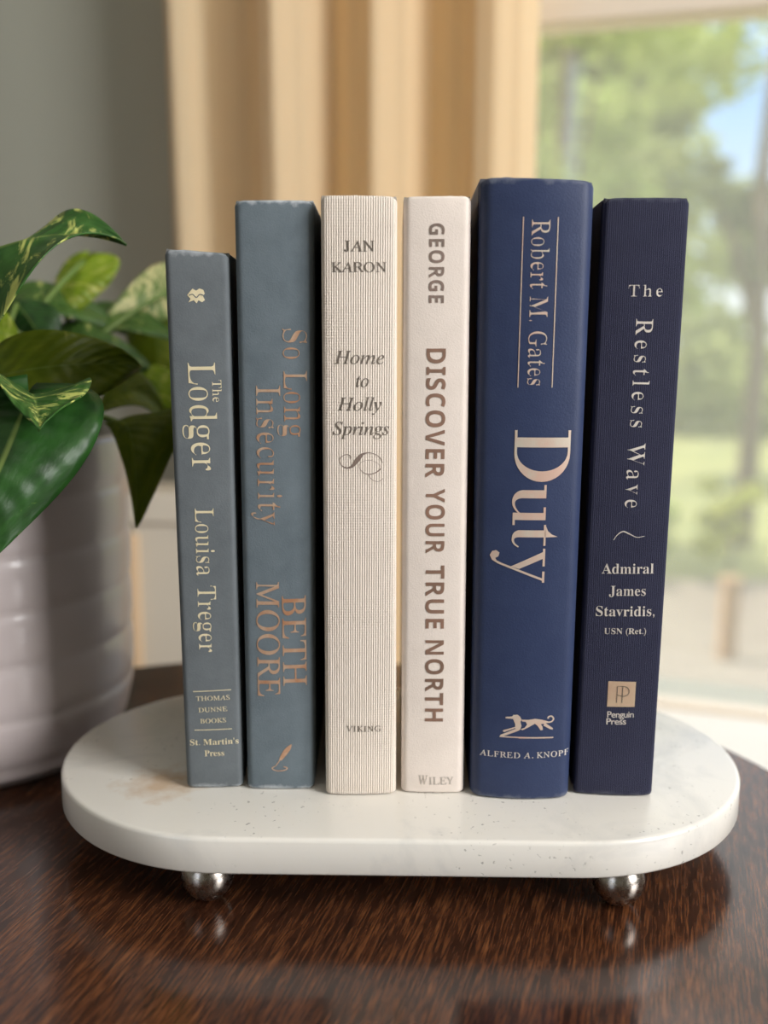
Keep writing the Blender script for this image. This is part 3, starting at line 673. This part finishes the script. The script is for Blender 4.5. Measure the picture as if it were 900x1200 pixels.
def leaf(m, Bp, Mp, Tp, WL, WR, L0, L1, R0, R1, curl=.15, tail=.16, stem=None, ruffle=.05):
    Bp, Mp, Tp = [Vector(q)-IP for q in (Bp, Mp, Tp)]
    L0, L1, R0, R1 = [Vector(q).normalized() for q in (L0, L1, R0, R1)]
    # middle control so the curve passes through Mp
    Cp = Mp*2-(Bp+Tp)*.5
    bm = bmesh.new(); uvl = bm.loops.layers.uv.new('uv'); ns, nt = 30, 9
    lng = (Tp-Bp).length; grid = []
    for i in range(ns+1):
        s_ = i/ns; c_ = bez(Bp, Cp, Tp, s_); d = (bez(Bp, Cp, Tp, min(1, s_+.01))-bez(Bp, Cp, Tp, max(0, s_-.01))).normalized()
        hw = math.sin(PI*min(1, s_**.60*.995+.005))**.85*(1 if s_ < .5 else 1)
        row = []
        for j in range(-nt, nt+1):
            t_ = j/nt; a = abs(t_)
            sv = (L0.lerp(L1, s_) if t_ < 0 else R0.lerp(R1, s_)).normalized(); W_ = WL if t_ < 0 else WR
            nr = d.cross(sv); nr = nr.normalized() if nr.length > 1e-5 else Vector((0, 0, 1))
            if t_ < 0: nr = -nr
            p = c_+sv*(hw*a*W_)-d*(tail*lng*a*(1-s_)**3)-nr*(curl*W_*hw*a*a)
            p += nr*(ruffle*W_*a*math.sin(s_*11+j*.5))
            row.append((bm.verts.new(p), (s_, .5+t_*.5)))
        grid.append(row)
    for i in range(ns):
        for j in range(2*nt):
            q = [grid[i][j], grid[i][j+1], grid[i+1][j+1], grid[i+1][j]]
            f = bm.faces.new([x[0] for x in q])
            for l_, x in zip(f.loops, q): l_[uvl].uv = x[1]
    o = obj('leaf', bm, m, pl)
    md = o.modifiers.new('thickness', 'SOLIDIFY'); md.thickness = .0006; md.offset = 0
    s0 = Vector(stem)-IP if stem else Vector((random.uniform(-.03, .03), random.uniform(-.03, .03), .146))
    bm = bmesh.new(); mid = (s0+Bp)/2+Vector((0, 0, .025))
    tube(bm, [bez(s0, mid, Bp, k/12) for k in range(13)]+[Bp+(Cp-Bp)*.06], [.0019]*9+[.0016]*4+[.001], 8)
    obj('stem', bm, m_stem, pl)
m_stem = mat('stem_green', (104, 130, 58), .45)
random.seed(5)
X, Y_, Z = Vector((1, 0, 0)), Vector((0, 1, 0)), Vector((0, 0, 1))
# front leaves, sharp in the photograph
leaf(l_dark, (-.1430, .408, .1575), (-.1480, .382, .1290), (-.1700, .372, .0840), .060, .033, (-1, .3, .1), (-1, .2, .1), (1, .35, .3), (.9, .3, -.1), .18, .2)
leaf(l_var, (-.1500, .430, .1610), (-.1375, .403, .1600), (-.1268, .375, .1508), .026, .024, (-1, .2, .45), (-1, .1, .6), (1, .3, .12), (1, .3, .25), -.05, .1)
leaf(l_var, (-.1900, .43, .2040), (-.1480, .44, .2240), (-.1107, .45, .2223), .042, .029, (0, -.08, -1), (.2, -1, .35), (0, 1, -.8), (-.1, .35, 1), .05, .12, ruffle=.02)
leaf(l_olive, (-.1800, .46, .1640), (-.1394, .455, .1715), (-.1150, .49, .1690), .018, .024, (0, .5, 1), (.1, .6, .8), (0, -.6, -1), (0, -.2, -1), .1, .1)
leaf(l_olive, (-.1310, .50, .1420), (-.1205, .487, .1330), (-.1171, .475, .0942), .010, .025, (-1, .2, 0), (-1, .3, 0), (1, .2, .5), (1, .3, .1), .2, .1)
leaf(l_olive, (-.1460, .53, .1450), (-.1300, .535, .1540), (-.1160, .55, .1340), .014, .020, (0, .7, .8), (.2, .6, .9), (0, -.8, -.2), (.2, -.6, -.4), .1)
# middle and rear leaves
leaf(l_lime, (-.1720, .60, .2240), (-.1760, .592, .2100), (-.1790, .585, .1900), .016, .022, (-1, .5, .1), (-1, .3, 0), (1, .1, .15), (1, .2, .1), .1, .2)
leaf(l_pale, (-.1200, .62, .2120), (-.1400, .618, .2080), (-.1600, .60, .1940), .018, .022, (0, .6, 1), (-.2, .5, 1), (0, -.5, -1), (.1, -.5, -1), .1)
leaf(l_mid, (-.2200, .58, .1850), (-.1934, .585, .2040), (-.1486, .60, .1830), .020, .026, (0, .9, .4), (0, .9, .4), (0, -.8, -.6), (0, -.8, -.5), .1)
leaf(l_mid, (-.1830, .60, .1830), (-.1556, .60, .1930), (-.1200, .60, .1800), .022, .020, (0, .9, .25), (0, .9, .3), (0, -.8, -.5), (0, -.7, -.6), .15)
leaf(l_lime, (-.2120, .53, .1900), (-.1964, .525, .1860), (-.1830, .525, .1760), .016, .016, (0, .6, 1), (.1, .6, 1), (0, -.7, -.7), (0, -.6, -.8), .1)
leaf(l_dark, (-.1976, .56, .1990), (-.1868, .552, .1880), (-.1774, .548, .1720), .016, .016, (-1, .3, .1), (-1, .3, 0), (1, .3, .3), (1, .3, .1), .15)
leaf(l_olive, (-.1420, .63, .1960), (-.1347, .615, .1680), (-.1330, .605, .1290), .020, .022, (-1, .2, 0), (-1, .2, 0), (1, .2, .1), (1, .2, 0), .15)
leaf(l_mid, (-.1869, .58, .1740), (-.1629, .57, .1780), (-.1290, .58, .1640), .018, .024, (0, .8, .6), (0, .8, .5), (0, -.7, -.8), (0, -.6, -.9), .1)
leaf(l_lime, (-.1390, .58, .1640), (-.1240, .568, .1490), (-.1150, .56, .1180), .014, .016, (-.6, .6, .5), (-.8, .4, .1), (.9, -.2, .2), (.9, -.2, 0), .1)
leaf(l_dark, (-.1860, .47, .1560), (-.1660, .462, .1600), (-.1480, .465, .1480), .022, .022, (0, .9, .4), (0, .9, .2), (0, -.9, -.3), (0, -.8, -.5), .1)
# the rest of the plant, towards the left and the back
random.seed(11)
for k in range(9):
    a = 1.9+k*.27; r0 = .055; r1 = .055+random.uniform(.04, .07); hz = random.uniform(.13, .2)
    dx, dy = math.cos(a), math.sin(a)
    bp = Vector((PX+dx*r0, PY+dy*r0*.9, hz)); tp = Vector((PX+dx*r1, PY+dy*r1*.9, hz-random.uniform(.0, .05))); mp = (bp+tp)/2+Z*.012
    sd = Vector((-dy, dx, .1))
    leaf((l_mid, l_dark, l_var)[k % 3], bp, mp, tp, .024, .024, sd+Z*.2, sd, -sd+Z*.3, -sd, .15)
